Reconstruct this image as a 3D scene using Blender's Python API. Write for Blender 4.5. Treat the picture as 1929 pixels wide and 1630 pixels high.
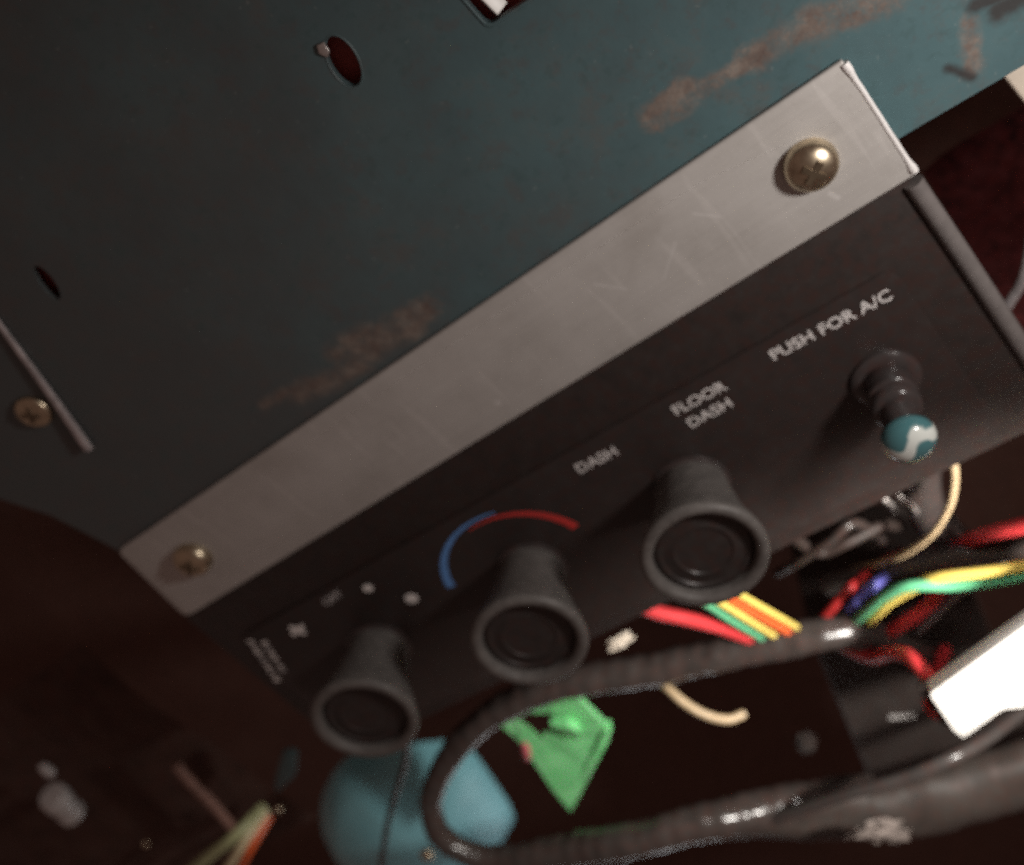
import bpy, bmesh, math, random
from mathutils import Vector, Matrix, noise

for o in list(bpy.data.objects):
    bpy.data.objects.remove(o)
scene = bpy.context.scene
C = scene.collection
MM = 0.001
LIFT = 500.0


def P(x, y, z=0.0):
    """panel millimetres (x along the strip, y up, z out towards the viewer) -> world metres"""
    return Vector((x * MM, -z * MM, (y + LIFT) * MM))


def D(x, y, z):
    return Vector((x, -z, y))


# ------------------------------------------------------------------ camera
cam = bpy.data.cameras.new('Camera')
cam.sensor_fit = 'HORIZONTAL'
cam.sensor_width = 36.0
cam.lens = 36.0 * 2021.27 / 1929.0
cam.clip_start = 0.005
cam.clip_end = 20.0
cam.dof.use_dof = True
cam.dof.focus_distance = 0.155
cam.dof.aperture_fstop = 14.5
camo = bpy.data.objects.new('Camera', cam)
C.objects.link(camo)
right = D(0.77404469, -0.63201072, -0.03764667).normalized()
up = D(0.46525535, 0.60812754, -0.64320942).normalized()
back = -D(-0.42940922, -0.48035752, -0.76476426).normalized()
m = Matrix((right, up, back)).transposed().to_4x4()
m.translation = P(205.593, 84.582, 182.250)
camo.matrix_world = m
scene.camera = camo

# ------------------------------------------------------------------ world + lamps + exposure
world = bpy.data.worlds.new('World')
scene.world = world
world.use_nodes = True
bg = world.node_tree.nodes['Background']
bg.inputs['Color'].default_value = (1.0, 0.64, 0.54, 1)
bg.inputs['Strength'].default_value = 0.105


def lamp(name, pos, watts, radius, color, kind='POINT'):
    d = bpy.data.lights.new(name, kind)
    d.energy = watts
    d.shadow_soft_size = radius
    d.color = color
    o = bpy.data.objects.new(name, d)
    C.objects.link(o)
    o.location = pos
    return o


work = lamp('work_lamp', P(288, 4, 96), 0.84, 0.012, (1.0, 0.945, 0.90), 'SPOT')
work.data.spot_size = math.radians(118)
work.data.spot_blend = 1.0
work.rotation_euler = (P(105, -70, 0) - P(288, 4, 96)).to_track_quat('-Z', 'Y').to_euler()
torch = lamp('torch', P(236, -112, 82), 2.7, 0.006, (1.0, 0.95, 0.88), 'SPOT')
torch.data.spot_size = math.radians(94)
torch.data.spot_blend = 0.9
torch.rotation_euler = (P(150, -172, 0) - P(236, -112, 82)).to_track_quat('-Z', 'Y').to_euler()
lamp('tunnel_fill', P(-60, -330, -28), 0.12, 0.05, (0.92, 0.97, 1.0))  # unseen fill lamp, added to brighten the teal tunnel panel

scene.view_settings.view_transform = 'Standard'
scene.view_settings.look = 'None'
scene.view_settings.exposure = 0.0
scene.view_settings.gamma = 1.0
scene.view_settings.use_curve_mapping = False
scene.render.engine = 'CYCLES'
scene.cycles.use_denoising = False
scene.cycles.max_bounces = 6
scene.cycles.use_adaptive_sampling = True
scene.cycles.adaptive_threshold = 0.09
scene.cycles.adaptive_min_samples = 28
scene.cycles.sample_clamp_direct = 4.0
scene.cycles.sample_clamp_indirect = 2.0

rnd = random.Random(7)

# ------------------------------------------------------------------ materials


class NT:
    def __init__(self, name):
        self.mat = bpy.data.materials.new(name)
        self.mat.use_nodes = True
        self.nt = self.mat.node_tree
        self.bsdf = self.nt.nodes['Principled BSDF']
        self._pos = None

    def node(self, t, **kw):
        n = self.nt.nodes.new(t)
        for k, v in kw.items():
            setattr(n, k, v)
        return n

    def link(self, a, b):
        self.nt.links.new(a, b)

    def put(self, sock, v):
        if isinstance(v, (int, float, tuple, list, Vector)):
            if isinstance(v, (tuple, list)) and len(v) == 3 and sock.type == 'RGBA':
                v = (*v, 1)
            sock.default_value = v
        else:
            self.link(v, sock)

    def pos(self):
        if self._pos is None:
            self._pos = self.node('ShaderNodeNewGeometry').outputs['Position']
        return self._pos

    def math(self, op, a, b=0.0, clamp=False):
        n = self.node('ShaderNodeMath', operation=op, use_clamp=clamp)
        self.put(n.inputs[0], a)
        self.put(n.inputs[1], b)
        return n.outputs[0]

    def vmath(self, op, a, b=(0, 0, 0)):
        n = self.node('ShaderNodeVectorMath', operation=op)
        self.put(n.inputs[0], a)
        self.put(n.inputs[1], b)
        return n.outputs['Value'] if op in ('DOT_PRODUCT', 'LENGTH', 'DISTANCE') else n.outputs[0]

    def scale(self, v, s):
        n = self.node('ShaderNodeVectorMath', operation='SCALE')
        self.put(n.inputs[0], v)
        self.put(n.inputs['Scale'], s)
        return n.outputs[0]

    def noise(self, scale, detail=4.0, rough=0.6, vec=None, stretch=None, dist=0.0):
        n = self.node('ShaderNodeTexNoise')
        v = vec or self.pos()
        if stretch:
            v = self.vmath('MULTIPLY', v, stretch)
        self.link(v, n.inputs['Vector'])
        n.inputs['Scale'].default_value = scale
        n.inputs['Detail'].default_value = detail
        n.inputs['Roughness'].default_value = rough
        n.inputs['Distortion'].default_value = dist
        return n.outputs['Fac']

    def ramp(self, fac, stops):
        n = self.node('ShaderNodeValToRGB')
        self.put(n.inputs[0], fac)
        el = n.color_ramp.elements
        while len(el) < len(stops):
            el.new(0.5)
        for e, (p, c) in zip(el, stops):
            e.position = p
            e.color = (*c, 1) if len(c) == 3 else c
        return n.outputs[0]

    def smooth(self, v, lo, hi):
        n = self.node('ShaderNodeMapRange', interpolation_type='SMOOTHSTEP')
        self.put(n.inputs['Value'], v)
        n.inputs['From Min'].default_value = lo
        n.inputs['From Max'].default_value = hi
        return n.outputs['Result']

    def mix(self, fac, a, b):
        n = self.node('ShaderNodeMix', data_type='RGBA')
        self.put(n.inputs['Factor'], fac)
        self.put(n.inputs['A'], a)
        self.put(n.inputs['B'], b)
        return n.outputs['Result']

    def bump(self, h, strength=0.2, dist=0.0003):
        n = self.node('ShaderNodeBump')
        n.inputs['Strength'].default_value = strength
        n.inputs['Distance'].default_value = dist
        self.link(h, n.inputs['Height'])
        self.link(n.outputs[0], self.bsdf.inputs['Normal'])

    def set(self, **kw):
        for k, v in kw.items():
            self.put(self.bsdf.inputs[k.replace('_', ' ')], v)
        return self.mat

    def seg(self, a, b, r, wob, soft, z=-1.25):
        """mask of an irregular smear along a segment between two points of the panel"""
        A, B = P(*a, z), P(*b, z)
        d = B - A
        ap = self.vmath('SUBTRACT', self.pos(), tuple(A))
        t = self.math('DIVIDE', self.vmath('DOT_PRODUCT', ap, tuple(d)), d.length_squared, clamp=True)
        near = self.scale(tuple(d), t)
        dist = self.vmath('DISTANCE', ap, near)
        dist = self.math('ADD', dist, self.math('MULTIPLY', self.math('SUBTRACT', wob, 0.5), r * MM * 2.6))
        return self.math('SUBTRACT', 1.0, self.smooth(dist, (r - soft * 1.6) * MM, (r + soft * 1.5) * MM))


def simple(name, col, rough=0.5, metal=0.0, var=0.25, nscale=300, bump=0.1, bscale=900, spec=0.5, **kw):
    n = NT(name)
    f = n.noise(nscale, 5, 0.65)
    lo = tuple(c * (1 - var) for c in col)
    hi = tuple(min(1, c * (1 + var)) for c in col)
    colr = n.ramp(f, [(0.3, lo), (0.7, hi)])
    if max(col) < 0.1:
        g = n.smooth(n.noise(420, 3, 0.6), 0.42, 0.66)
        colr = n.mix(g, colr, (col[0] * 1.2, col[1] * 0.9, col[2] * 0.85))
    r2 = n.math('ADD', n.math('MULTIPLY', n.noise(nscale * 0.6, 4, 0.6), 0.22), rough - 0.11, clamp=True)
    n.set(Base_Color=colr, Roughness=r2, Metallic=metal)
    n.bsdf.inputs['Specular IOR Level'].default_value = spec
    n.set(**kw)
    if bump:
        n.bump(n.noise(bscale, 3, 0.6), bump, 0.0002)
    return n.mat


# teal body paint with scraped and rusted patches
n = NT('teal_paint')
wob = n.noise(140, 6, 0.7, dist=0.6)
smears = [((169, 10.5), (176, 11), 2.6, .8), ((178, 10), (189, 9), 1.5, .6), ((188, 9.5), (200, 7.5), 2.2, .8),
          ((199, 8), (211, 4), 2.6, 1.0), ((219.5, -8), (217, -15.5), 1.3, .6),
          ((110, 5.5), (104, 6.5), 2.6, 1.0), ((104, 5.5), (90, 6.5), 3.2, 1.2), ((96, 9), (86, 9), 2.4, 1.2), ((88, 3.5), (72, 6.5), 2.4, 1.2), ((74, 8), (64, 9), 1.2, .8)]
mask = None
for a, b, r, s in smears:
    k = n.seg(a, b, r, wob, s)
    mask = k if mask is None else n.math('MAXIMUM', mask, k)
dark = None
for a, b, r, s in [((213.5, -13), (216, -17), .8, .5), ((224, -9), (232, -10), 1.6, .8), ((221.5, -6), (226, -7), 1.2, .6)]:
    k = n.seg(a, b, r, wob, s)
    dark = k if dark is None else n.math('MAXIMUM', dark, k)
paint = n.ramp(n.noise(45, 6, 0.6), [(0.28, (0.052, 0.115, 0.130)), (0.55, (0.068, 0.148, 0.164)), (0.78, (0.09, 0.168, 0.18))])
grime = n.smooth(n.noise(90, 7, 0.7), 0.52, 0.72)
paint = n.mix(n.math('ADD', 0.12, n.math('MULTIPLY', grime, 0.45)), paint, (0.12, 0.105, 0.095))
sepx = n.node('ShaderNodeSeparateXYZ')
n.link(n.pos(), sepx.inputs[0])
dim_left = n.math('ADD', sepx.outputs['X'], n.math('MULTIPLY', n.math('SUBTRACT', n.noise(22, 5, 0.65), 0.5), 0.18))
dim_left = n.math('SUBTRACT', 1.0, n.smooth(dim_left, 0.05, 0.215))
paint = n.mix(n.math('MULTIPLY', dim_left, 0.72), paint, (0.072, 0.060, 0.056))      # low light put into the paint, browner at left, fading towards the right
redd = n.smooth(n.noise(230, 4, 0.7), 0.5, 0.68)
paint = n.mix(n.math('MULTIPLY', redd, 0.30), paint, (0.10, 0.072, 0.066))
grn = n.smooth(n.noise(310, 3, 0.6, stretch=(1, 1, 1.3)), 0.56, 0.7)
paint = n.mix(n.math('MULTIPLY', grn, 0.30), paint, (0.045, 0.085, 0.085))
speck = n.smooth(n.noise(650, 2, 0.5), 0.70, 0.76)
paint = n.mix(n.math('MULTIPLY', speck, 0.2), paint, (0.25, 0.28, 0.27))
rust = n.ramp(n.noise(260, 6, 0.7), [(0.25, (0.085, 0.055, 0.047)), (0.5, (0.155, 0.120, 0.100)), (0.75, (0.25, 0.212, 0.18))])
mott = n.smooth(n.noise(330, 6, 0.75), 0.36, 0.58)
mask = n.math('MULTIPLY', mask, n.math('ADD', 0.4, n.math('MULTIPLY', mott, 0.6)))
col = n.mix(mask, paint, rust)
col = n.mix(n.math('MULTIPLY', dark, 0.85), col, (0.03, 0.02, 0.018))
n.set(Base_Color=col, Roughness=n.math('ADD', n.math('MULTIPLY', mask, 0.25), n.math('ADD', 0.38, n.math('MULTIPLY', n.noise(120), 0.2))))
n.bump(n.math('ADD', n.math('MULTIPLY', n.noise(420, 4), 0.6), n.math('MULTIPLY', n.noise(60, 3), 2.0)), 0.25, 0.0003)
TEAL = n.mat

n = NT('teal_tunnel_paint')
paint = n.ramp(n.noise(40, 6, 0.6), [(0.3, (0.15, 0.40, 0.46)), (0.7, (0.22, 0.50, 0.56))])
grime = n.smooth(n.noise(60, 7, 0.7), 0.55, 0.75)
n.set(Base_Color=n.mix(n.math('MULTIPLY', grime, 0.5), paint, (0.16, 0.17, 0.16)), Roughness=0.4)
n.bump(n.noise(200, 4), 0.15, 0.0004)
TUNNEL = n.mat

DTEAL = simple('dull_teal_paint', (0.035, 0.065, 0.07), 0.5)

# brushed aluminium strip: long grain, a few scratches
n = NT('brushed_aluminium')
grain = n.noise(900, 3, 0.6, stretch=(0.02, 1, 1))
blot = n.noise(55, 6, 0.65)
fine = n.noise(1500, 2, 0.5)
scr1 = n.smooth(n.noise(240, 2, 0.4, stretch=(1, 1, 0.06), dist=0.3), 0.715, 0.74)
base = n.ramp(blot, [(0.25, (0.37, 0.35, 0.325)), (0.5, (0.45, 0.43, 0.405)), (0.75, (0.51, 0.49, 0.465))])
base = n.mix(n.math('MULTIPLY', grain, 0.22), base, (0.62, 0.60, 0.57))
base = n.mix(n.math('MULTIPLY', n.smooth(fine, 0.6, 0.8), 0.4), base, (0.28, 0.26, 0.24))
sm = None
for a, b, r in [((140.5, -10), (145, -15), .22), ((164.5, -9), (168, -12.5), .2), ((152, -17.5), (158.5, -12), .12),
                ((186.5, -21), (187.2, -22.6), .5), ((106, -21.3), (106.4, -21.6), .6)]:
    k = n.seg(a, b, r, blot, .15, 0.0)
    sm = k if sm is None else n.math('MAXIMUM', sm, k)
base = n.mix(n.math('MULTIPLY', sm, 0.3), base, (0.80, 0.78, 0.76))
scr2 = n.smooth(n.noise(420, 3, 0.5, stretch=(1, 1, 0.10), dist=0.4), 0.60, 0.68)
smudge = n.smooth(n.noise(28, 5, 0.6, dist=0.8), 0.5, 0.7)
base = n.mix(n.math('MULTIPLY', scr1, 0.4), base, (0.72, 0.70, 0.67))
base = n.mix(n.math('MULTIPLY', scr2, 0.14), base, (0.75, 0.72, 0.69))
base = n.mix(n.math('MULTIPLY', smudge, 0.25), base, (0.30, 0.27, 0.24))
n.set(Base_Color=base, Metallic=0.3, Roughness=n.math('ADD', 0.5, n.math('MULTIPLY', grain, 0.18)))
n.bump(n.math('ADD', grain, n.math('MULTIPLY', fine, 0.5)), 0.12, 0.0002)
ALU = n.mat

BRASS = simple('brass_screw', (0.55, 0.46, 0.33), 0.33, 1.0, 0.25, 500, 0.03)
BRASS_DARK = simple('screw_recess', (0.16, 0.12, 0.08), 0.5, 0.8, 0.3)
PLATE = simple('black_plate', (0.031, 0.0245, 0.0225), 0.45, 0.0, 0.25, 220, 0.25, 1400, 0.3)
DECAL = simple('black_label', (0.032, 0.0255, 0.0238), 0.36, 0.0, 0.2, 180, 0.12, 1800, 0.3)
KNOB = simple('knob_plastic', (0.128, 0.117, 0.109), 0.48, 0.0, 0.25, 400, 0.2, 1600, 0.35)
KNOBIN = simple('knob_insert', (0.036, 0.030, 0.028), 0.36, 0.0, 0.25, 300, 0.15, 900, 0.35)
SHAFT = simple('button_shaft_plastic', (0.045, 0.038, 0.037), 0.2, 0.0, 0.2, 400, 0.1)
DOTS = simple('dot_print', (0.86, 0.83, 0.80), 0.55, 0, 0.08, 900, 0)
LIP = simple('rounded_lip_plastic', (0.15, 0.135, 0.13), 0.3, 0, 0.15, 300, 0.05)
WHITE = simple('white_print', (0.78, 0.75, 0.73), 0.55, 0.0, 0.2, 900, 0)
FADED = simple('faded_print', (0.48, 0.465, 0.46), 0.55, 0.0, 0.5, 700, 0)
RED_P = simple('red_print', (0.62, 0.045, 0.04), 0.5, 0, 0.15, 500, 0)
BLUE_P = simple('blue_print', (0.13, 0.32, 0.70), 0.5, 0, 0.15, 500, 0)
TAPE = simple('black_tape', (0.042, 0.035, 0.032), 0.25, 0, 0.3, 200, 0.0, 300)
TAPE2 = simple('dusty_tape', (0.040, 0.033, 0.029), 0.6, 0, 0.35, 120, 0.25, 400, 0.3)
GLOSS = simple('glossy_black_cable', (0.045, 0.040, 0.038), 0.22, 0, 0.2, 200, 0.04)
BOXM = simple('black_box_plastic', (0.042, 0.036, 0.033), 0.62, 0, 0.3, 130, 0.35, 900, 0.25)
W_RED = simple('red_wire_skin', (0.60, 0.045, 0.05), 0.32, 0, 0.12, 300, 0.05)
W_DRED = simple('dark_red_wire_skin', (0.33, 0.02, 0.02), 0.38, 0, 0.12, 300, 0.05)
W_ORA = simple('orange_wire_skin', (0.72, 0.12, 0.03), 0.35, 0, 0.12, 300, 0.05)
W_YEL = simple('yellow_wire_skin', (0.78, 0.60, 0.14), 0.35, 0, 0.12, 300, 0.05)
W_GRN = simple('green_wire_skin', (0.12, 0.44, 0.23), 0.35, 0, 0.12, 300, 0.05)
W_BLU = simple('blue_wire_skin', (0.10, 0.10, 0.36), 0.35, 0, 0.12, 300, 0.05)
W_GRY = simple('grey_wire_skin', (0.30, 0.28, 0.28), 0.35, 0, 0.12, 300, 0.05)
W_TAN = simple('tan_wire_skin', (0.50, 0.37, 0.22), 0.42, 0, 0.15, 300, 0.08)
W_BROWN = simple('brown_wire_skin', (0.024, 0.016, 0.013), 0.6, 0, 0.2, 300, 0.1)
W_PINK = simple('dusty_pink_skin', (0.22, 0.12, 0.095), 0.5, 0, 0.3, 200, 0.2)
W_OLIVE = simple('pale_green_wire_skin', (0.36, 0.38, 0.20), 0.4, 0, 0.15, 300, 0.05)
W_CREAM = simple('cream_wire_skin', (0.62, 0.52, 0.32), 0.4, 0, 0.15, 300, 0.05)
CONN = simple('white_nylon', (0.82, 0.80, 0.76), 0.4, 0, 0.04, 200, 0.05)
CREAM = simple('cream_plastic', (0.66, 0.58, 0.48), 0.5, 0, 0.08, 150, 0.1)
CARPET = simple('dark_carpet', (0.082, 0.047, 0.038), 0.9, 0, 0.5, 260, 0.8, 1500, 0.1)
KICK = simple('dark_kick_vinyl', (0.062, 0.037, 0.030), 0.8, 0, 0.4, 90, 0.5, 900, 0.15)
REDCARP = simple('dark_red_cloth', (0.035, 0.007, 0.007), 0.9, 0, 0.9, 200, 0.6, 900, 0.1)
PRIMER = simple('red_primer', (0.30, 0.055, 0.045), 0.7, 0, 0.3, 150, 0.2)
BARE = simple('bare_metal', (0.52, 0.48, 0.46), 0.34, 0.75, 0.25, 400, 0.2)
EDGE_HI = simple('edge_highlight_white', (0.86, 0.84, 0.82), 0.35, 0.15, 0.08, 400, 0.1)  # near-white colour standing in for the highlight on the strip's end
TRIM = simple('dull_trim_metal', (0.46, 0.42, 0.42), 0.4, 0.4, 0.3, 300, 0.2)
PAPER = simple('torn_paper', (0.17, 0.14, 0.125), 0.8, 0, 0.3, 200, 0.4)
GREYP = simple('grey_fitting_plastic', (0.46, 0.44, 0.43), 0.3, 0.1, 0.2, 200, 0.15)
PINK = simple('pink_rubber', (0.62, 0.15, 0.17), 0.4, 0, 0.1, 300, 0.05)

n = NT('green_plastic')
n.set(Base_Color=n.ramp(n.noise(160, 4), [(0.3, (0.17, 0.58, 0.22)), (0.7, (0.28, 0.74, 0.33))]), Roughness=0.28)
n.bsdf.inputs['Subsurface Weight'].default_value = 0.35
n.bsdf.inputs['Subsurface Radius'].default_value = (0.002, 0.006, 0.003)
GREEN = n.mat

# teal lens with its highlight painted across it in white
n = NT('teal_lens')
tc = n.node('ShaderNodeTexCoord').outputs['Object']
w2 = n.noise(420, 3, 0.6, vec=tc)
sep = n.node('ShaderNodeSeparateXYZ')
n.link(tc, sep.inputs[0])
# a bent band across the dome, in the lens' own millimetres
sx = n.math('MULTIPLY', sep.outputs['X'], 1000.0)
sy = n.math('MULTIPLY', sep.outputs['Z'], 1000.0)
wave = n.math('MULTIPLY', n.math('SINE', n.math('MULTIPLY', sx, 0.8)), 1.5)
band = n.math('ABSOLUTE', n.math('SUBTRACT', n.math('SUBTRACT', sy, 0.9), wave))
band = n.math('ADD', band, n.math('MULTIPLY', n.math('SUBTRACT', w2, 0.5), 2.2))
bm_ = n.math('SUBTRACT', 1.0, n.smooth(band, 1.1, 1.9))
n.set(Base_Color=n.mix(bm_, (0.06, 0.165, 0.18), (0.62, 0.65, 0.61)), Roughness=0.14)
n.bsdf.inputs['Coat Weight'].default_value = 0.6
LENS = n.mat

# ------------------------------------------------------------------ mesh helpers
ORG = {}


def obj(name, verts, faces, mat, parent=None, smooth=True, origin=None, bevel=0.0, seg=2, angle=30):
    """verts in world metres -> ONE mesh object with its origin at its own base"""
    if origin is None:
        origin = sum(verts, Vector()) / len(verts)
    me = bpy.data.meshes.new(name)
    me.from_pydata([tuple(v - origin) for v in verts], [], faces)
    bm = bmesh.new()
    bm.from_mesh(me)
    bmesh.ops.remove_doubles(bm, verts=bm.verts, dist=1e-7)
    bmesh.ops.recalc_face_normals(bm, faces=bm.faces)
    if bevel:
        es = [e for e in bm.edges if len(e.link_faces) == 2 and e.calc_face_angle(0) > math.radians(angle)]
        bmesh.ops.bevel(bm, geom=es, offset=bevel * MM, segments=seg, affect='EDGES', profile=0.5, clamp_overlap=True)
    bm.to_mesh(me)
    bm.free()
    if smooth:
        me.polygons.foreach_set('use_smooth', [True] * len(me.polygons))
        me.set_sharp_from_angle(angle=math.radians(42))
    me.materials.append(mat)
    o = bpy.data.objects.new(name, me)
    C.objects.link(o)
    ORG[o.name] = origin.copy()
    if parent is not None:
        o.parent = parent
        o.location = origin - ORG[parent.name]
    else:
        o.location = origin
    return o


def empty(name, pos):
    o = bpy.data.objects.new(name, None)
    o.empty_display_size = 0.01
    C.objects.link(o)
    o.location = pos
    ORG[o.name] = pos.copy()
    return o


def tag(o, label, cat, group=None):
    o['label'] = label
    o['category'] = cat
    if group:
        o['group'] = group
    return o


def structure(o):
    o['kind'] = 'structure'
    return o


def catmull(pts, per=10):
    pts = [Vector(p) for p in pts]
    q = [pts[0] * 2 - pts[1]] + pts + [pts[-1] * 2 - pts[-2]]
    out = []
    for i in range(1, len(q) - 2):
        a, b, c, d = q[i - 1], q[i], q[i + 1], q[i + 2]
        for k in range(per):
            t = k / per
            out.append(0.5 * ((2 * b) + (c - a) * t + (2 * a - 5 * b + 4 * c - d) * t * t + (3 * b - a - 3 * c + d) * t ** 3))
    out.append(pts[-1].copy())
    return out


def tube_data(pts, r, per=10, nseg=14, rf=None, flat=1.0):
    """pts in panel mm; r in mm; rf(s_mm, t, ang) scales the radius"""
    line = catmull(pts, per)
    verts, faces = [], []
    tprev, nrm = None, None
    s = 0.0
    N = len(line)
    for i, p in enumerate(line):
        t = (line[min(i + 1, N - 1)] - line[max(i - 1, 0)]).normalized()
        if nrm is None:
            nrm = Vector((0, 0, 1))
            if abs(t.z) > 0.9:
                nrm = Vector((0, 1, 0))
        nrm = (nrm - t * nrm.dot(t)).normalized()
        bn = t.cross(nrm)
        if i:
            s += (p - line[i - 1]).length
        for k in range(nseg):
            a = 2 * math.pi * k / nseg
            rr = r * (rf(s, i / (N - 1), a) if rf else 1.0)
            v = p + nrm * (math.cos(a) * rr * flat) + bn * (math.sin(a) * rr)
            verts.append(P(v.x, v.y, v.z))
    for i in range(N - 1):
        for k in range(nseg):
            k2 = (k + 1) % nseg
            faces.append((i * nseg + k, i * nseg + k2, (i + 1) * nseg + k2, (i + 1) * nseg + k))
    faces.append(tuple(range(nseg - 1, -1, -1)))
    faces.append(tuple((N - 1) * nseg + k for k in range(nseg)))
    return verts, faces


def tube(name, pts, r, mat, parent=None, **kw):
    v, f = tube_data(pts, r, **kw)
    return obj(name, v, f, mat, parent)


def lathe(name, prof, c, mat, parent=None, nseg=56, axis=None, origin=None):
    """prof = [(radius, height)] in mm about an axis through c (panel mm)"""
    c = Vector(c)
    ax = Vector(axis or (0, 0, 1)).normalized()
    u = ax.orthogonal().normalized()
    w = ax.cross(u)
    verts, faces, rings = [], [], []
    for r, h in prof:
        if r < 1e-4:
            v = c + ax * h
            verts.append(P(*v))
            rings.append([len(verts) - 1])
        else:
            ring = []
            for k in range(nseg):
                a = 2 * math.pi * k / nseg
                v = c + ax * h + u * (math.cos(a) * r) + w * (math.sin(a) * r)
                verts.append(P(*v))
                ring.append(len(verts) - 1)
            rings.append(ring)
    for a, b in zip(rings, rings[1:]):
        if len(a) == 1 and len(b) == 1:
            continue
        if len(a) == 1:
            faces += [(a[0], b[k], b[(k + 1) % nseg]) for k in range(nseg)]
        elif len(b) == 1:
            faces += [(a[k], b[0], a[(k + 1) % nseg]) for k in range(nseg)]
        else:
            faces += [(a[k], b[k], b[(k + 1) % nseg], a[(k + 1) % nseg]) for k in range(nseg)]
    return obj(name, verts, faces, mat, parent, origin=origin)


def rounded(poly, r, k=6):
    """round the corners of a 2-D polygon"""
    out = []
    n_ = len(poly)
    for i in range(n_):
        p = Vector(poly[i])
        a = Vector(poly[i - 1]) - p
        b = Vector(poly[(i + 1) % n_]) - p
        rr = r[i] if isinstance(r, (list, tuple)) else r
        if rr <= 0:
            out.append(tuple(p))
            continue
        la = min(rr, a.length * .45)
        lb = min(rr, b.length * .45)
        s, e = p + a.normalized() * la, p + b.normalized() * lb
        for j in range(k + 1):
            t = j / k
            out.append(tuple(s * (1 - t) ** 2 + p * 2 * t * (1 - t) + e * t * t))
    return out


def prism(name, poly, z0, z1, mat, parent=None, holes=(), bevel=0.0, seg=2, origin=None, zf=None, smooth=True):
    """flat plate from a 2-D outline (panel mm), with real holes, between z0 and z1"""
    bm = bmesh.new()
    loops = []
    for lp in [poly, *holes]:
        vs = [bm.verts.new((x, y, 0)) for x, y in lp]
        for i in range(len(vs)):
            bm.edges.new((vs[i - 1], vs[i]))
        loops.append(vs)
    if holes:
        bmesh.ops.triangle_fill(bm, use_beauty=True, use_dissolve=False, edges=bm.edges[:], normal=(0, 0, 1))
    else:
        bm.faces.new(loops[0])
    bm.verts.index_update()
    co = [(v.co.x, v.co.y) for v in bm.verts]
    fs = [tuple(v.index for v in f.verts) for f in bm.faces]
    bm.free()
    nv = len(co)
    verts = [P(x, y, z1 + (zf(x, y) if zf else 0)) for x, y in co] + [P(x, y, z0) for x, y in co]
    faces = fs + [tuple(i + nv for i in reversed(f)) for f in fs]
    base = 0
    for lp in [poly, *holes]:
        L = len(lp)
        for i in range(L):
            a, b = base + i, base + (i + 1) % L
            faces.append((a, b, b + nv, a + nv))
        base += L
    return obj(name, verts, faces, mat, parent, bevel=bevel, seg=seg, origin=origin, smooth=smooth)


def box(name, c, ax, size, mat, parent=None, bevel=0.4, seg=3):
    """box about c (panel mm) with its three axis directions"""
    c = Vector(c)
    a = [Vector(v).normalized() for v in ax]
    vs = []
    for i in (-1, 1):
        for j in (-1, 1):
            for k in (-1, 1):
                v = c + a[0] * (i * size[0] / 2) + a[1] * (j * size[1] / 2) + a[2] * (k * size[2] / 2)
                vs.append(P(*v))
    f = [(0, 1, 3, 2), (4, 6, 7, 5), (0, 4, 5, 1), (2, 3, 7, 6), (0, 2, 6, 4), (1, 5, 7, 3)]
    return obj(name, vs, f, mat, parent, bevel=bevel, seg=seg)


def frame(rx, ry, rz):
    M = Matrix.Rotation(math.radians(rz), 3, 'Z') @ Matrix.Rotation(math.radians(ry), 3, 'Y') @ Matrix.Rotation(math.radians(rx), 3, 'X')
    return [M @ Vector((1, 0, 0)), M @ Vector((0, 1, 0)), M @ Vector((0, 0, 1))]


def lettering(name, body, x, y, z, height, mat, parent, width=None, rot=0.0, bold=0.0):
    cu = bpy.data.curves.new('t', 'FONT')
    cu.body = body
    cu.size = height / 0.70
    cu.align_x = 'CENTER'
    cu.align_y = 'CENTER'
    cu.extrude = 0.03
    cu.offset = bold
    cu.resolution_u = 3
    to = bpy.data.objects.new('t', cu)
    C.objects.link(to)
    dg = bpy.context.evaluated_depsgraph_get()
    me = to.evaluated_get(dg).to_mesh()
    vs = [Vector(v.co) for v in me.vertices]
    fs = [tuple(p.vertices) for p in me.polygons]
    to.evaluated_get(dg).to_mesh_clear()
    bpy.data.objects.remove(to)
    bpy.data.curves.remove(cu)
    x0, x1 = min(v.x for v in vs), max(v.x for v in vs)
    y0, y1 = min(v.y for v in vs), max(v.y for v in vs)
    sx = width / (x1 - x0) if width else 1.0
    ca, sa = math.cos(rot), math.sin(rot)
    out = []
    for v in vs:
        u, w = (v.x - (x0 + x1) / 2) * sx, v.y - (y0 + y1) / 2
        out.append(P(x + u * ca - w * sa, y + u * sa + w * ca, z + v.z))
    return obj(name, out, fs, mat, parent, smooth=False)


def disc_poly(cx, cy, rx, ry=None, k=28, rot=0.0):
    ry = ry or rx
    out = []
    for i in range(k):
        a = 2 * math.pi * i / k
        u, v = math.cos(a) * rx, math.sin(a) * ry
        out.append((cx + u * math.cos(rot) - v * math.sin(rot), cy + u * math.sin(rot) + v * math.cos(rot)))
    return out


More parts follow.
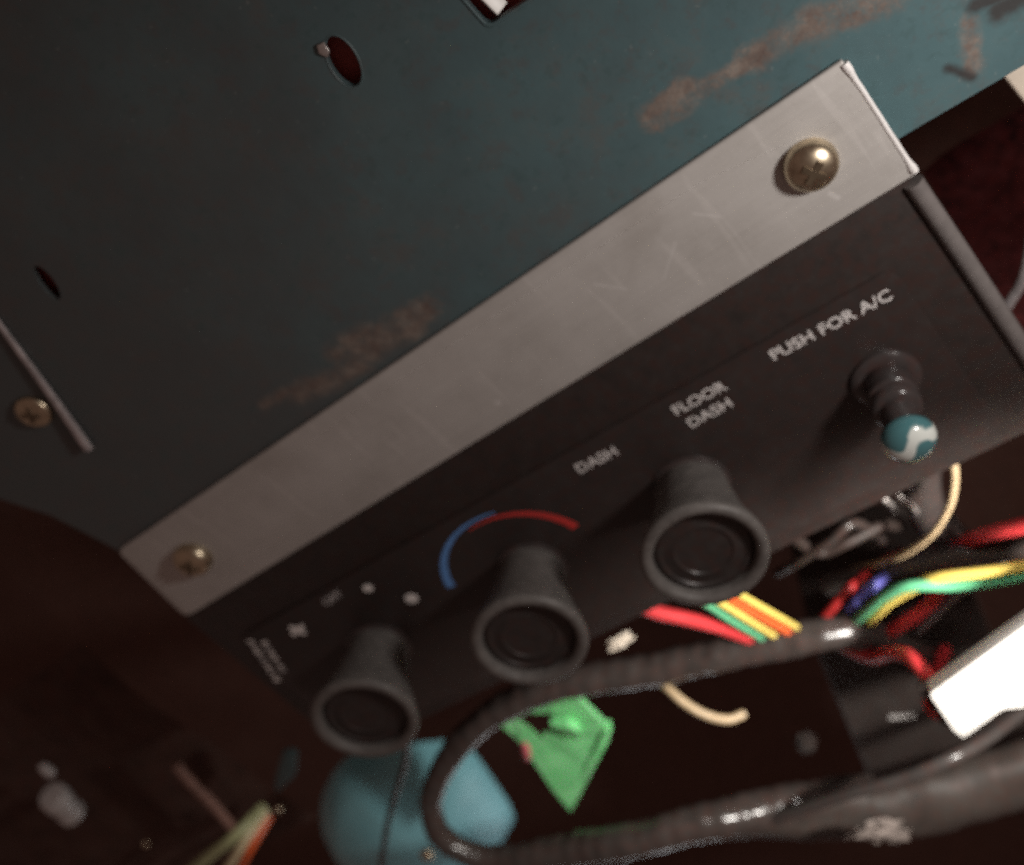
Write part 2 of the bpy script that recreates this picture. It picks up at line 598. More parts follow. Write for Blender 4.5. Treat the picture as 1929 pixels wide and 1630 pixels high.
def crumple(name, c, size, mat, parent=None, seed=0, sub=3, rough=0.5, frm=None):
    """irregular faceted scrap"""
    bm = bmesh.new()
    bmesh.ops.create_icosphere(bm, subdivisions=sub, radius=1.0)
    ax = frm or frame(0, 0, 0)
    c = Vector(c)
    vs = []
    for v in bm.verts:
        d = v.co.normalized()
        k = 1 + rough * noise.noise(d * 1.7 + Vector((seed * 3.1, seed, 0))) + rough * .6 * noise.noise(d * 4.0 + Vector((seed, 5, seed)))
        q = d * k
        w = c + ax[0] * (q.x * size[0]) + ax[1] * (q.y * size[1]) + ax[2] * (q.z * size[2])
        vs.append(P(*w))
    fs = [tuple(v.index for v in f.verts) for f in bm.faces]
    bm.free()
    return obj(name, vs, fs, mat, parent, smooth=False)


# ------------------------------------------------------------------ setting
# dark carpet of the footwell: a sheet with gentle folds, far behind and below
gv, gf = [], []
NX, NY = 60, 50
for j in range(NY + 1):
    for i in range(NX + 1):
        x = -1000 + 1800 * i / NX
        y = -1100 + 1500 * j / NY
        z = -340 + 24 * noise.noise(Vector((x * .012, y * .012, 3))) + 5 * noise.noise(Vector((x * .05, y * .05, 8)))
        gv.append(P(x, y, z))
for j in range(NY):
    for i in range(NX):
        a = j * (NX + 1) + i
        gf.append((a, a + 1, a + NX + 2, a + NX + 1))
structure(obj('footwell_carpet', gv, gf, CARPET))

# the dash: painted sheet metal with a slot, a square cut-out and a small hole
slot = disc_poly(132.6, 52.6, 2.5, 4.7, 24, math.radians(-17))
hole = disc_poly(52.3, 57.9, 1.7, 4.2, 20, math.radians(-22))
cut = rounded([(156.4, 41.6), (192, 38.5), (195, 80), (155.0, 80)], [1.6, 3, 3, 3], 5)
dash_out = [(-90, 260), (-64, 120), (-30, 62), (-9.5, 29), (-4.0, 17.5), (-1.0, 2.0), (0.5, -19.0), (203, -19.6), (330, -24.5), (330, 260)]
dash = prism('dashboard_sheet', dash_out, -2.8, -1.25, TEAL, holes=[slot, hole, cut], smooth=False)
structure(dash)
dash['label'] = 'teal painted sheet metal dashboard with scraped rusty patches'


def rim(name, poly, w, z0, z1, mat, parent):
    """raised lip that follows a closed outline"""
    cx = sum(p[0] for p in poly) / len(poly)
    cy = sum(p[1] for p in poly) / len(poly)
    inner = []
    for x, y in poly:
        d = Vector((x - cx, y - cy))
        d *= (d.length + w) / d.length
        inner.append((cx + d.x, cy + d.y))
    return prism(name, inner, z0, z1, mat, parent, holes=[poly], bevel=0.15, seg=1)


rim('slot_rim', slot, 0.45, -1.9, -1.14, TEAL, dash)
chip = [(131.2, 57.6), (132.6, 57.3), (132.2, 55.4), (131.2, 54.9), (130.4, 56.3)]
prism('paint_chip', chip, -1.3, -0.6, BARE, dash, bevel=0.2)
rim('cutout_rim', cut, 0.8, -1.9, -1.05, TEAL, dash)
# red primer metal behind the openings
inner = prism('inner_dash_panel', [(20, 20), (260, 10), (260, 120), (20, 120)], -7, -5.2, PRIMER)
structure(inner)
tab = tag(box('metal_tab', (158.9, 46.6, -3.6), frame(0, 35, 6), (2.9, 10.0, 0.8), CONN, bevel=0.25),
          'pale bent metal tab inside the square cut-out at the top edge', 'metal tab')

# thin pale trim bar lying on the sheet at the left, its screw beside it
tag(tube('trim_bar', [(46, 83, -0.9), (36.5, 59.4, -0.7), (29.5, 41.5, -0.4), (22.9, 25.4, 0.0)], 1.0, TRIM, per=8,
         rf=lambda s, t, a: 0.45 + 0.75 * t, flat=0.8),
    'thin pale metal trim bar at the left edge of the dashboard', 'trim')


def screw(name, c, r, h, parent=None, mat=BRASS, slot_rot=0.3):
    prof = [(r, -0.4), (r, 0.25 * h)]
    for k in range(1, 9):
        a = k / 8 * math.pi / 2
        prof.append((r * math.cos(a) if k < 8 else 0, 0.25 * h + 0.75 * h * math.sin(a)))
    s = lathe(name, prof, c, mat, parent, nseg=40)
    cx, cy, cz = c
    for q in range(2):
        a = slot_rot + q * math.pi / 2
        u = Vector((math.cos(a), math.sin(a), 0))
        v = Vector((-math.sin(a), math.cos(a), 0))
        box('cross_recess', (cx, cy, cz + h - 0.12 + 0.003 * q), [u, v, Vector((0, 0, 1))], (r * 0.95, r * 0.26, 0.5), BRASS_DARK, s, bevel=0.08, seg=1)
    return s


sc = screw('screw', (21.2, 39.6, -1.3), 4.2, 2.2, slot_rot=0.9)
tag(sc, 'dull brass screw head beside the pale trim bar at the left', 'screw')

# dark kick panel that the loose bits at the lower left rest on
kv, kf = [], []
for j in range(17):
    for i in range(17):
        x, y = -300 + 195 * i / 16, -162 + 117 * j / 16
        kv.append(P(x, y, -40 - 0.12 * max(0, y + 130) + 3.0 * noise.noise(Vector((x * .02, y * .02, 5)))))
for j in range(16):
    for i in range(16):
        a = j * 17 + i
        kf.append((a, a + 1, a + 18, a + 17))
structure(obj('kick_panel', kv, kf, KICK))

# ------------------------------------------------------------------ metal strip with its two screws
strip_poly = rounded([(0, 0), (200.2, 0), (200.6, -27.2), (-6, -27.1)], [2.2, 0.5, 0.5, 3.0], 6)
strip = prism('mounting_strip', strip_poly, -1.22, 0.0, ALU, bevel=0.5, seg=3)
tag(strip, 'long bare aluminium mounting strip screwed across the dashboard', 'metal strip')
tube('edge_highlight', [(200.15, -0.7, -0.25), (200.35, -8, -0.25), (200.45, -18, -0.25), (200.55, -26.6, -0.25)], 0.62, EDGE_HI, strip, per=10,  # end highlight of the strip, drawn as an added pale tube
     rf=lambda s_, t_, a_: 0.85 + 0.5 * math.exp(-((t_ - 0.03) / .12) ** 2) + 0.55 * math.exp(-((t_ - 0.97) / .06) ** 2) + 0.1 * noise.noise(Vector((s_ * .6, 0, a_ * .3))))
screw('screw', (186.6, -13.4, 0.0), 5.0, 4.2, strip, slot_rot=0.55)
screw('screw', (14.1, -13.0, 0.0), 4.9, 4.0, strip, slot_rot=0.75)

# ------------------------------------------------------------------ control panel
panel = empty('control_panel', P(95, -100, -2))
tag(panel, 'black air conditioning control panel with three flared knobs and a push button', 'control panel')
plate_poly = rounded([(-5.0, -20.6), (199.0, -20.6), (200.5, -98.5), (-17, -98.5)], [1, 1, 3, 3], 5)
prism('faceplate', plate_poly, -4.0, -1.3, PLATE, panel, bevel=0.2, seg=1)
prism('raised_border', rounded([(-6.5, -27.4), (199.6, -27.4), (200.8, -98.2), (-16, -98.2)], [0.3, 0.6, 3, 3], 5), -1.29, -0.55, PLATE, panel, bevel=0.25, seg=2)
decal = prism('label_plate', rounded([(-1.6, -41.2), (188.2, -42.4), (188.6, -94.2), (-10.4, -94.2)], 3.6, 6), -0.54, 0.0, DECAL, panel, bevel=0.3, seg=2)
tube('edge_lip', [(199.4, -28.4, -0.6), (199.9, -50, -0.6), (200.3, -75, -0.6), (200.8, -97.0, -0.6)], 1.9, LIP, panel, per=6)
prism('bottom_flange', [(-15, -98.7), (199, -98.7), (199, -96.6), (-15, -96.6)], -30, -4.9, PLATE, panel, bevel=0.4, seg=1)

ZL = 0.06
lettering('lettering', 'PUSH FOR A/C', 172.2, -47.0, ZL, 2.75, WHITE, decal, width=26.2, rot=math.radians(-2.2), bold=0.055)
lettering('lettering', 'FLOOR', 141.3, -46.8, ZL, 2.7, WHITE, decal, width=12.6, rot=math.radians(-2), bold=0.055)
lettering('lettering', 'DASH', 140.8, -51.6, ZL, 2.7, WHITE, decal, width=10.4, rot=math.radians(-1), bold=0.055)
lettering('lettering', 'DASH', 113.3, -47.7, ZL, 2.8, WHITE, decal, width=10.4, rot=math.radians(-3), bold=0.055)
lettering('lettering', 'OFF', 31.1, -44.9, ZL, 2.4, FADED, decal, width=6.4, rot=math.radians(3), bold=0.055)
prism('dot', disc_poly(41.3, -47.7, 1.35), 0.0, 0.09, DOTS, decal)
prism('dot', disc_poly(47.6, -57.3, 1.75), 0.0, 0.09, DOTS, decal)
# fan symbol: four fat blades round a hub
fan = []
for k in range(64):
    a = 2 * math.pi * k / 64
    rr = 0.85 + 1.65 * abs(math.cos(2 * (a - 0.25))) ** 1.2
    fan.append((14.5 + rr * 1.15 * math.cos(a), -48.4 + rr * math.sin(a)))
prism('fan_symbol', fan, 0.0, 0.09, DOTS, decal)
# two worn columns of small print running down the left end
for cidx, (ax_, ay_, bx_, by_) in enumerate([(0.9, -43.6, -6.3, -60.6), (4.4, -44.2, -2.9, -61.4)]):
    d = Vector((bx_ - ax_, by_ - ay_))
    L = d.length
    d.normalize()
    q = Vector((-d.y, d.x))
    s = 0.0
    while s < L - 1.0:
        w_ = rnd.uniform(0.9, 1.7)
        if rnd.random() < (0.85 if cidx == 0 else 0.8):
            cc = Vector((ax_, ay_)) + d * (s + w_ / 2)
            hh = rnd.uniform(0.55, 1.0)
            a2 = rnd.uniform(-0.25, 0.25)
            u = d * math.cos(a2) + q * math.sin(a2)
            v = -d * math.sin(a2) + q * math.cos(a2)
            pl = [tuple(cc + u * (sx_ * w_ * .38) + v * (sy_ * hh)) for sx_, sy_ in ((-1, -1), (1, -1), (1, 1), (-1, 1))]
            prism('worn_print', pl, 0.0, 0.07, FADED if rnd.random() < .5 else DOTS, decal, smooth=False)
        s += w_ + rnd.uniform(0.25, 0.6)


def arc(name, cx, cy, r, a0, a1, w0, w1, side, mat):
    out_, in_ = [], []
    for k in range(41):
        t = k / 40
        a = math.radians(a0 + (a1 - a0) * t)
        w = w0 + (w1 - w0) * t
        ro, ri = (r + side * w / 2 + w / 2, r + side * w / 2 - w / 2)
        out_.append((cx + ro * math.cos(a), cy + ro * math.sin(a)))
        in_.append((cx + ri * math.cos(a), cy + ri * math.sin(a)))
    prism(name, out_ + in_[::-1], 0.0, 0.09, mat, decal)


arc('cold_arc', 78, -66, 20.4, 163, 72, 2.3, 0.35, -0.2, BLUE_P)
arc('hot_arc', 78, -66, 18.6, 98, 12, 0.25, 2.2, 0.5, RED_P)


LEAN = (0.085, 0.105, 1.0)


def knob(x, y, h, mark):
    k = empty('knob', P(x, y, 0))
    k.parent = panel
    k.location = P(x, y, 0) - ORG[panel.name]
    # narrow waist at the panel, flaring to a broad round rim
    prof = [(0, 1.2), (7.4, 1.2), (8.0, 1.6), (8.3, 4), (8.9, 8), (9.9, 13), (11.0, h - 9), (12.0, h - 6.4), (12.8, h - 4.2), (13.35, h - 2.2),
            (13.65, h - 1.2), (13.4, h - 0.4), (12.7, h + 0.1), (11.9, h + 0.1), (11.1, h - 0.35), (10.8, h - 1.0), (10.7, h - 2.6), (10.65, h - 4.0), (9.6, h - 4.4), (0, h - 4.4)]
    lathe('knob_body', prof, (x, y, 0), KNOB, k, axis=LEAN)
    lathe('knob_insert', [(10.6, h - 4.5), (10.6, h - 2.6), (10.0, h - 2.2), (9.2, h - 2.1), (8.8, h - 2.5), (7, h - 2.5), (6.7, h - 2.3), (6.2, h - 2.3), (5.9, h - 2.6), (3, h - 2.7), (0, h - 2.7)], (x, y, 0), KNOBIN, k, axis=LEAN)
    lathe('base_collar', [(8.9, 0), (8.9, 0.5), (8.3, 1.1), (6.5, 1.2), (0, 1.2)], (x, y, 0), SHAFT, k)
    return k


k1 = knob(27.6, -66.2, 26.8, 0)
k2 = knob(79.4, -66.9, 26.9, 0)
k3 = knob(126.2, -67.2, 26.6, 0)

pb = empty('push_button', P(174.2, -65.4, 0))
pb.parent = panel
pb.location = P(174.2, -65.4, 0) - ORG[panel.name]
bc = (175.0, -65.8, 0)
lathe('collar_nut', [(7.2, 0), (7.2, 1.0), (6.6, 1.5), (5.6, 1.9), (0, 1.9)], bc, SHAFT, pb, nseg=40)
lathe('shaft', [(0, 1.8), (4.9, 1.8), (5.1, 2.2), (5.1, 7.0), (4.7, 7.4), (3.9, 7.6), (3.9, 8.6), (4.7, 8.8), (5.1, 9.2), (5.1, 10.6), (4.6, 11.2), (3.7, 11.5), (3.7, 19), (0, 19)], bc, SHAFT, pb, nseg=40)
lens_prof = [(0, 18.1), (4.4, 18.1), (5.2, 18.7), (5.4, 19.7), (5.25, 20.7), (4.8, 21.7), (4.0, 22.5), (2.9, 23.2), (1.5, 23.6), (0, 23.7)]
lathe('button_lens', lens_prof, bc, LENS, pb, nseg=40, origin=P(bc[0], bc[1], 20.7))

# ------------------------------------------------------------------ wires and loom under the panel
WIRES = [
    # name, colour, radius, points, label
    ('red_wire', W_RED, 2.0, [(85.9, -98.9, -9.0), (88.2, -108.5, -10.0), (92.1, -117.9, -12.0), (95.6, -129.2, -15.0), (97.1, -141.6, -19.0), (97.7, -164.2, -28.0)],
     'thick red wire under the middle knob of the panel, lowest of the coloured ribbon'),
    ('green_wire', W_GRN, 0.95, [(100.1, -103.9, -8.0), (101.2, -115.3, -10.0), (101.6, -125.8, -12.0), (101.1, -140.4, -17.0), (99.4, -163.9, -26.0)],
     'thin green wire between the thick red wire and the yellow wires'),
    ('yellow_wire', W_YEL, 1.0, [(103.3, -104.7, -8.0), (104.3, -115.9, -10.0), (105.0, -126.4, -12.0), (104.5, -141.4, -17.0), (102.9, -164.0, -26.0)],
     'yellow wire lying between the green wire and the orange wire'),
    ('orange_wire', W_ORA, 1.35, [(105.9, -106.5, -9.0), (107.0, -117.9, -11.0), (108.0, -128.3, -13.0), (108.2, -141.5, -17.0), (106.7, -163.7, -26.0)],
     'orange wire with a yellow wire on either side of it'),
    ('yellow_wire', W_YEL, 0.9, [(109.0, -105.6, -8.0), (110.2, -116.6, -10.0), (111.3, -127.0, -12.0), (111.2, -141.3, -17.0), (109.4, -162.0, -26.0)],
     'yellow wire on the upper right edge of the coloured ribbon'),
    ('red_wire', W_DRED, 1.4, [(118.0, -153.5, -24.0), (124.2, -150.0, -24.0), (129.4, -148.9, -26.0), (134.9, -157.2, -36.0), (140.6, -168.8, -48.0)],
     'short dark red wire left of the blue wire'),
    ('blue_wire', W_BLU, 1.5, [(124.6, -155.5, -24.0), (130.6, -152.0, -24.0), (136.1, -151.7, -26.0), (139.6, -162.3, -38.0), (144.4, -171.7, -48.0)],
     'short dark blue wire beside the dark red one'),
    ('green_wire', W_GRN, 1.5, [(124.2, -158.6, -22.0), (131.6, -150.0, -17.0), (139.4, -143.0, -13.0), (147.2, -139.9, -10.0), (155.9, -143.6, -8.0), (165.7, -144.8, -5.0), (177.2, -144.2, -2.0), (188, -142, 0)],
     'bright green wire twisted with a yellow one above the white connector'),
    ('yellow_wire', W_YEL, 1.5, [(128.7, -158.5, -20.0), (137.3, -149.8, -16.0), (145.1, -144.9, -13.0), (153.2, -141.0, -10.0), (162.2, -141.2, -7.0), (170.8, -141.4, -4.0), (178.1, -141.0, -2.0), (189, -138, 0)],
     'bright yellow wire twisted with the green one above the white connector'),
    ('red_wire', W_RED, 2.1, [(121.4, -175.5, -26.0), (135.1, -164.0, -19.0), (142.7, -159.4, -17.0), (149.4, -155.6, -17.0), (153.4, -160.3, -26.0), (154.3, -174.3, -40.0)],
     'thick bright red wire passing under the green and yellow pair'),
    ('grey_wire', W_GRY, 1.0, [(136.0, -175.7, -24.0), (144.4, -166.7, -20.0), (150.7, -161.2, -18.0), (155.9, -159.2, -18.0), (161.5, -166.4, -26.0), (166.1, -177.8, -36.0)],
     'thin grey wire just right of the thick bright red one'),
    ('black_cable', TAPE, 3.0, [(118.4, -160.5, -40.0), (133.1, -156.5, -34.0), (146.1, -153.7, -28.0), (157.8, -152.9, -24.0), (168.4, -153.0, -20.0), (179.6, -153.7, -16.0), (192, -154, -12)],
     'straight black cable running to the right edge above the yellow and green wires'),
    ('red_wire', W_RED, 2.1, [(150, -176, -52), (153.1, -166.3, -40.0), (164.0, -149.1, -24.0), (170.7, -142.2, -17.0), (177.6, -138.2, -12.0), (184.0, -135.5, -8.0), (194, -131, -4)],
     'bright red wire at the right edge above the black cable'),
    ('tan_wire', W_TAN, 0.95, [(176.7, -97.8, -14.0), (174.5, -105.8, -10.0), (171.7, -112.7, -10.0), (166.6, -121.8, -12.0), (157.9, -132.4, -16.0), (147.7, -141.3, -22.0), (138.2, -149.4, -30.0), (127.7, -160.5, -42.0)],
     'tan wire curving in an arc down from the panel below the push button'),
    ('tan_wire', W_TAN, 1.3, [(60.7, -145.6, -26.0), (67.9, -146.1, -16.0), (70.9, -150.6, -12.0), (74.1, -156.3, -10.0), (77.9, -162.0, -10.0), (82.2, -165.1, -12.0)],
     'short cut tan wire end hanging below the black loom'),
    ('black_wire', TAPE, 1.1, [(-7.1, -112.0, -20.0), (-26.1, -131.0, -20.0), (-39.6, -141.1, -18.0), (-56.2, -154.4, -16.0), (-78.9, -175.0, -14.0), (-100, -195, -14)],
     'thin black wire hanging in front of the light teal tunnel panel'),
    ('black_cable', GLOSS, 1.9, [(40, -204, -4), (57.0, -203.4, -2.0), (74.4, -198.6, 2.0), (97.8, -193.4, 6.0), (113.1, -191.9, 8.0), (128.0, -190.9, 8.0), (138.8, -197.0, 2.0), (150, -208, -10)],
     'glossy black cable with a bright highlight below the white connector'),
    ('pink_rod', W_PINK, 1.9, [(-107.1, -95.5, -30.0), (-108.9, -104.9, -28.0), (-110.5, -117.0, -26.0), (-114.8, -132.2, -24.0)],
     'dusty pink rod at the lower left above the pale green wire'),
    ('pale_green_wire', W_OLIVE, 2.2, [(-149.8, -139.2, -20.0), (-130.2, -134.5, -20.0), (-113.2, -132.2, -22.0), (-108, -137.5, -34.0)],
     'pale green wire at the bottom left edge'),
    ('cream_wire', W_CREAM, 1.7, [(-136.8, -146.1, -18.0), (-122.8, -140.2, -19.0), (-113.9, -137.2, -22.0), (-109, -140.0, -34.0)],
     'cream wire at the bottom left between the pale green and orange wires'),
    ('orange_wire', W_ORA, 1.5, [(-139.3, -153.8, -22.0), (-130.5, -149.8, -23.0), (-120.6, -145.2, -25.0), (-114, -145.7, -36.0)],
     'orange wire at the bottom left beside the cream wire'),
]
for nm, mat, r, pts, label in WIRES:
    o = tube(nm, pts, r, mat, per=12)
    tag(o, label, 'cable' if 'cable' in nm else ('rod' if 'rod' in nm else 'wire'))

# black loom: a long U of cable wrapped in overlapping tape
HAR = [(131.5, -214, -38), (130.5, -196.0, -30.0), (129.5, -178.7, -24.0), (125.4, -166.0, -22.0), (113.9, -155.0, -20.0), (93.1, -148.6, -20.0), (70.2, -141.0, -20.0),
       (47.4, -131.8, -20.0), (31.4, -125.9, -18.0), (12.2, -125.0, -15.0), (-5.8, -130.6, -12.0), (-22.3, -141.2, -8.0), (-28.3, -155.4, -3.0),
       (-20.7, -169.2, 0.0), (5.1, -176.3, 2.0), (30.9, -181.3, 4.0), (55.4, -190.8, 1.0), (75, -208, -6), (92, -226, -12)]


def wrap(s, t, a):
    ph = (s + a * 1.1) / 6.2
    saw = ph - math.floor(ph)
    n_ = noise.noise(Vector((s * .09, math.cos(a) * .9, math.sin(a) * .9)))
    base_ = 1.12 + 0.3 * max(0, (t - .72) / .28) - 0.28 * math.exp(-((t - .62) / .15) ** 2) - 0.2 * math.exp(-((t - .0) / .2) ** 2)
    return base_ * (1 + 0.022 * math.cos(saw * 6.2832) + 0.13 * n_ + 0.05 * noise.noise(Vector((s * .35, math.cos(a) * 2, math.sin(a) * 2))))


tag(tube('wiring_loom', HAR, 4.6, TAPE, per=34, nseg=24, rf=wrap), 'black tape-wrapped wiring loom bent in a long U below the knobs', 'wiring loom')


def wrap2(s, t, a):
    ph = (s + a * 1.6) / 11.0
    saw = ph - math.floor(ph)
    n_ = noise.noise(Vector((s * .06, math.cos(a), math.sin(a) + 4)))
    return (0.44 + 0.82 * min(1, t * 1.5)) * (1 + 0.05 * saw + 0.16 * n_)


tag(tube('taped_bundle', [(34, -186.5, 0), (46, -190.5, 0), (56.5, -196.0, -1), (72.4, -211.0, -5.0), (90.5, -229.2, -9.0), (112.6, -241.8, -12.0), (138.4, -249.5, -16.0), (170, -256, -20)],
         9.8, TAPE2, per=22, nseg=26, rf=wrap2, flat=0.7), 'wide dusty taped cable bundle across the bottom right', 'cable bundle')

# ------------------------------------------------------------------ boxes, connector, scraps
bx_ = empty('relay_box', P(108, -270, -48))
tag(bx_, 'dark plastic box behind the loom below the white connector', 'box')
prism('box_body', rounded([(100.7, -182), (150, -198), (133.0, -288), (76.6, -272)], 3, 4), -95, -45, BOXM, bx_, bevel=1.2, seg=3)
box('scuff_ridge', (104.4, -240.5, -44.6), frame(0, 0, -30), (9, 1.3, 1.2), GREYP, bx_, bevel=0.3)
tag(crumple('rubber_plug', (83.5, -203, -22), (3.2, 5.0, 2.2), BOXM, seed=9, rough=0.35, frm=frame(0, 0, -30)),
    'small dark rubber plug left of the dark plastic box', 'rubber plug')

RC1 = [(112, -172, -30), (122.0, -170.4, -18.0), (131.7, -159.6, -8.0), (138.0, -153.0, 0.5), (141.3, -153.2, 9.5)]
RC2 = [(136.6, -196, -30), (132.6, -186.4, -14.0), (132.4, -178.2, -2.0), (135.0, -173.6, 5.0), (139.7, -169.9, 11.0)]
SLEEVE = [(172, -104, -24), (168.1, -112.5, -24.0), (162.8, -122.5, -27.0), (158.3, -137.2, -31.0), (156.7, -159.2, -38.0), (156.1, -181.4, -48.0)]
BW1 = [(126, -100, -20), (127.2, -114.4, -22.0), (128.4, -130.8, -26.0), (137.3, -132.3, -26.0), (145.8, -136.0, -30.0), (146.9, -149.7, -40.0)]
BW2 = [(112, -140, -34), (121.7, -131.1, -26.0), (134.4, -125.0, -22.0), (142.4, -124.7, -24.0), (141.8, -144.6, -34.0), (138, -160, -46)]
cn = empty('white_connector', P(152, -160, 12))
tag(cn, 'large white plastic wire connector at the right edge, brightly lit', 'connector')
prism('housing', rounded([(140.6, -150.6), (171.5, -138.9), (190, -132), (192, -172), (166, -170), (156.6, -169.0), (152.5, -167.0), (139.4, -172.9), (138.8, -168.5)], 0.8, 3), 11, 15, CONN, cn, bevel=0.7, seg=3)
for i, (yy, zz) in enumerate([(-153.5, 11.5), (-160, 11.5), (-166.5, 11.5)]):
    lathe('wire_seal', [(0, 0), (2.6, 0), (2.6, 3.0), (2.2, 3.6), (0, 3.6)], (141.9 - i * 0.6, yy, zz), BOXM, cn, nseg=20, axis=(-1, 0.05, -0.1))
tag(tube('red_wire', RC1, 2.1, W_RED, per=10), 'red wire entering the upper corner of the white connector', 'wire')
tag(tube('red_wire', RC2, 2.0, W_RED, per=10), 'red wire entering the lower corner of the white connector', 'wire')

# small metal clip and black housing below the push button
cl = empty('spring_clip', P(156, -132, -26))
tag(cl, 'small shiny metal clip below the push button', 'clip')
tube('clip_arm', [(152.0, -120.0, -25), (152.8, -122.5, -24), (152.6, -127, -26), (151, -133, -30)], 0.7, BARE, cl)
tube('clip_arm', [(156.0, -123.0, -25), (157.0, -126.5, -23.5), (157.2, -130, -24), (156, -136, -28)], 0.7, BARE, cl)
tag(tube('plastic_sleeve', SLEEVE, 5.2, GLOSS, per=12, nseg=20, rf=lambda s_, t_, a_: 1 + 0.12 * noise.noise(Vector((s_ * .12, a_ * .4, 1)))),
    'glossy black plastic sleeve behind the tan arc wire', 'sleeve')
tag(tube('brown_wire', BW1, 1.6, W_BROWN, per=10), 'dim brown wire in the dark below the right end of the panel', 'wire')
tag(tube('black_wire', BW2, 1.4, TAPE, per=10), 'black wire crossing the dim brown wire under the panel', 'wire')

# green plastic piece: thick faceted shell with a broken hole
G = empty('green_plastic_piece', P(16, -165, -20))
tag(G, 'broken translucent green plastic piece hanging inside the loop of the loom', 'plastic piece')
gout = [(11.5, -131.0), (28, -132.2), (41.6, -136.7), (40.0, -152.7), (37.1, -159.1), (22, -169.8), (3.8, -182.5), (5.7, -169.6), (10.4, -148.1)]
ghole = [(17.6, -135.2), (20.0, -136.4), (22.4, -135.0), (24.6, -137.4), (29.0, -139.6), (27.2, -142.8), (25.8, -143.2), (24.2, -149.0), (21.4, -145.4), (17.4, -148.6), (18.4, -142.0)]


def film(x, y):
    return 3.2 * abs(noise.noise(Vector((x * .11, y * .05, 2)))) - 0.10 * (y + 150) + 1.4 * noise.noise(Vector((x * .3, y * .3, 7)))


prism('shell', gout, -20.4, -19.5, GREEN, G, holes=[ghole], smooth=False, zf=film)
prism('side_wall', [(39.8, -153.4), (41.2, -154.6), (9.8, -179.2), (7.2, -177.4)], -21, -16.6, GREEN, G, bevel=0.3)
prism('torn_flap', [(28.2, -140.0), (33.5, -142.0), (34.0, -147.5), (25.6, -157.5), (27.0, -147)], -18.6, -17.6, GREEN, G, smooth=False,
      zf=lambda x, y: 0.35 * (x - 27) + 0.2 * (y + 148))
tag(tube('pink_grommet', [(13.5, -143.5, -24), (11.2, -148.5, -21), (7.4, -154.5, -21), (3, -159, -26)], 1.8, PINK), 'small pink rubber bit at the left edge of the green piece', 'rubber bit')

# lit teal body panel at the bottom: bulged sheet
out = [(-118.4, -179.4), (-97.8, -184.4), (-81.2, -193.0), (-66, -200.0), (-75.4, -229.7), (-86.4, -260.6), (-97.1, -269.0), (-113.8, -273), (-135.5, -290), (-163.3, -300), (-192, -270), (-177, -224), (-149.4, -196.0)]
out = rounded(out, 16, 8)
cx = sum(p[0] for p in out) / len(out)
cy = sum(p[1] for p in out) / len(out)
tv, tf = [], []
RINGS = 10
for i in range(RINGS + 1):
    k = 1 - i / RINGS
    for x, y in out:
        zz = -77 + 16 * (1 - k ** 2.2)
        if i == 0:
            zz -= 5
        tv.append(P(cx + (x - cx) * min(1, k + (0.0 if i else 0.0)), cy + (y - cy) * k, zz))
n_ = len(out)
for i in range(RINGS):
    for k in range(n_):
        k2 = (k + 1) % n_
        tf.append((i * n_ + k, i * n_ + k2, (i + 1) * n_ + k2, (i + 1) * n_ + k))
tun = obj('tunnel_panel', tv, tf, TUNNEL)
tag(tun, 'bulged light teal body panel at the bottom behind the loom', 'body panel')

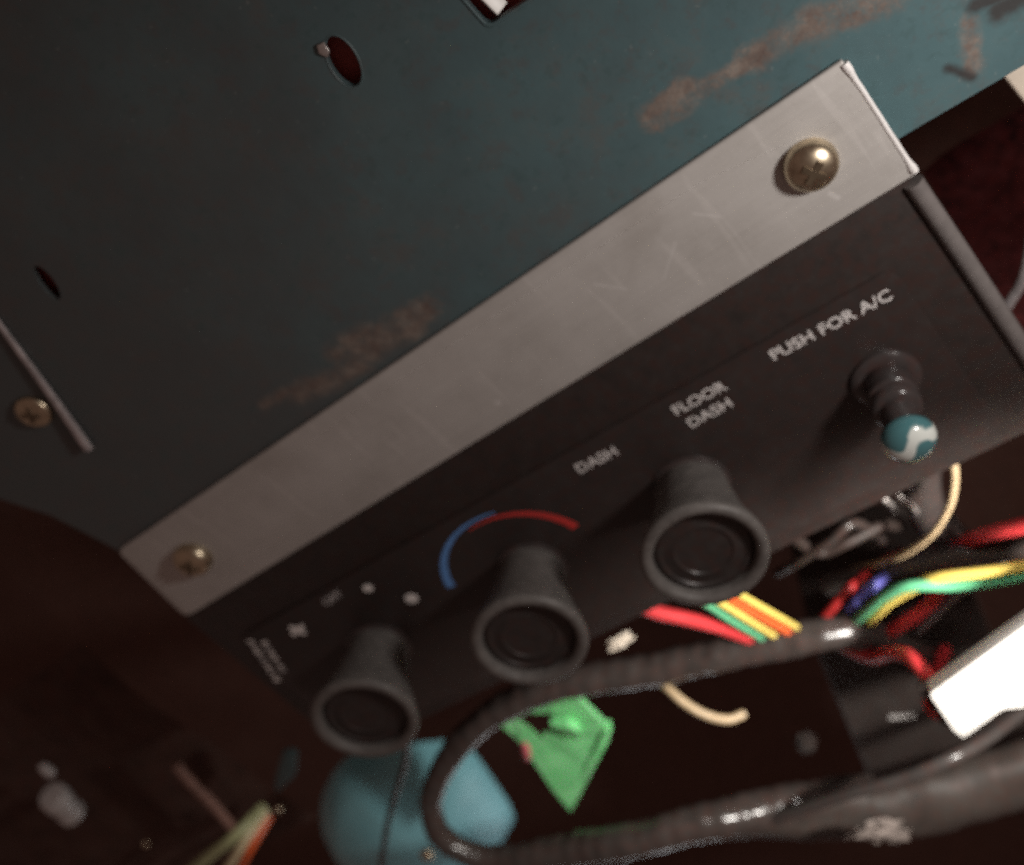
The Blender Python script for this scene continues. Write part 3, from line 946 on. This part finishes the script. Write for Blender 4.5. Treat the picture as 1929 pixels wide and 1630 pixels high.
# small things
tag(box('cream_block', (231, -33, -16), frame(0, 0, 8), (18, 24, 16), CREAM, bevel=0.8), 'cream plastic block at the top right edge under the dashboard', 'block')
red_cloth_v, red_cloth_f = [], []
for j in range(13):
    for i in range(13):
        x, y = 200 + 70 * i / 12, -150 + 80 * j / 12
        red_cloth_v.append(P(x, y, -70 + 7 * noise.noise(Vector((x * .06, y * .06, 1)))))
for j in range(12):
    for i in range(12):
        a = j * 13 + i
        red_cloth_f.append((a, a + 1, a + 14, a + 13))
tag(obj('red_cloth', red_cloth_v, red_cloth_f, REDCARP), 'dark red cloth in the shadow right of the control panel', 'cloth')
tag(tube('bracket_edge', [(214, -66, -22), (207.4, -75.3, -20), (201.5, -80.6, -20)], 1.2, TRIM), 'dull metal bracket edge meeting the right rim of the control panel', 'bracket')

scrap = crumple('cream_scrap', (74.7, -111.2, -8), (3.2, 1.7, 1.2), CREAM, seed=3, rough=0.9, frm=frame(0, 20, -20))
tag(scrap, 'tiny cream scrap between the middle knob and the loom', 'scrap')
tag(crumple('torn_paper', (99.5, -206, 13), (5.0, 8.5, 1.6), PAPER, seed=5, rough=1.0, frm=frame(10, 0, 22)), 'crumpled greyish torn paper on the taped bundle', 'paper')

gf_ = empty('grey_fitting', P(-164, -92, -34))
tag(gf_, 'pale grey fitting in the dark at the lower left edge', 'fitting')
lathe('fitting_body', [(0, -7), (4.8, -7), (5.4, -6), (5.4, -1), (4.2, 0), (4.2, 4), (5.0, 4.6), (5.0, 8), (3, 9), (0, 9)], (-163.5, -87, -30), GREYP, gf_, nseg=28, axis=(-0.40, -0.9, -0.05))
lathe('fitting_tip', [(0, 0), (1.7, 0), (2.1, 2), (1.5, 6), (0, 7)], (-146, -71, -28), GREYP, gf_, nseg=20, axis=(0.4, 0.9, 0.1))
for (x, y, z, r), lab in zip([(-143.4, -114.7, -20, 1.3), (-84.5, -127.5, -20, 1.5), (-62.1, -181.6, -20, 2.6)],
                             ['tiny bright metal rivet near the bottom left wires', 'tiny brass rivet left of the teal tunnel panel', 'small brass rivet at the bottom under the loom bend']):
    rv = lathe('rivet', [(0, -0.6), (r, -0.6), (r, 0), (r * .8, r * .5), (r * .4, r * .75), (0, r * .8)], (x, y, z), BRASS, nseg=24, axis=(0.3, 0.1, 1))
    tag(rv, lab, 'rivet')
tp = prism('teal_tab', rounded([(-60, -106), (-56, -109), (-66, -118), (-80, -122), (-76, -117)], 1.5, 3), -24, -22, DTEAL, bevel=0.4)
tag(tp, 'small dark teal sheet tab left of the lowest knob', 'tab')
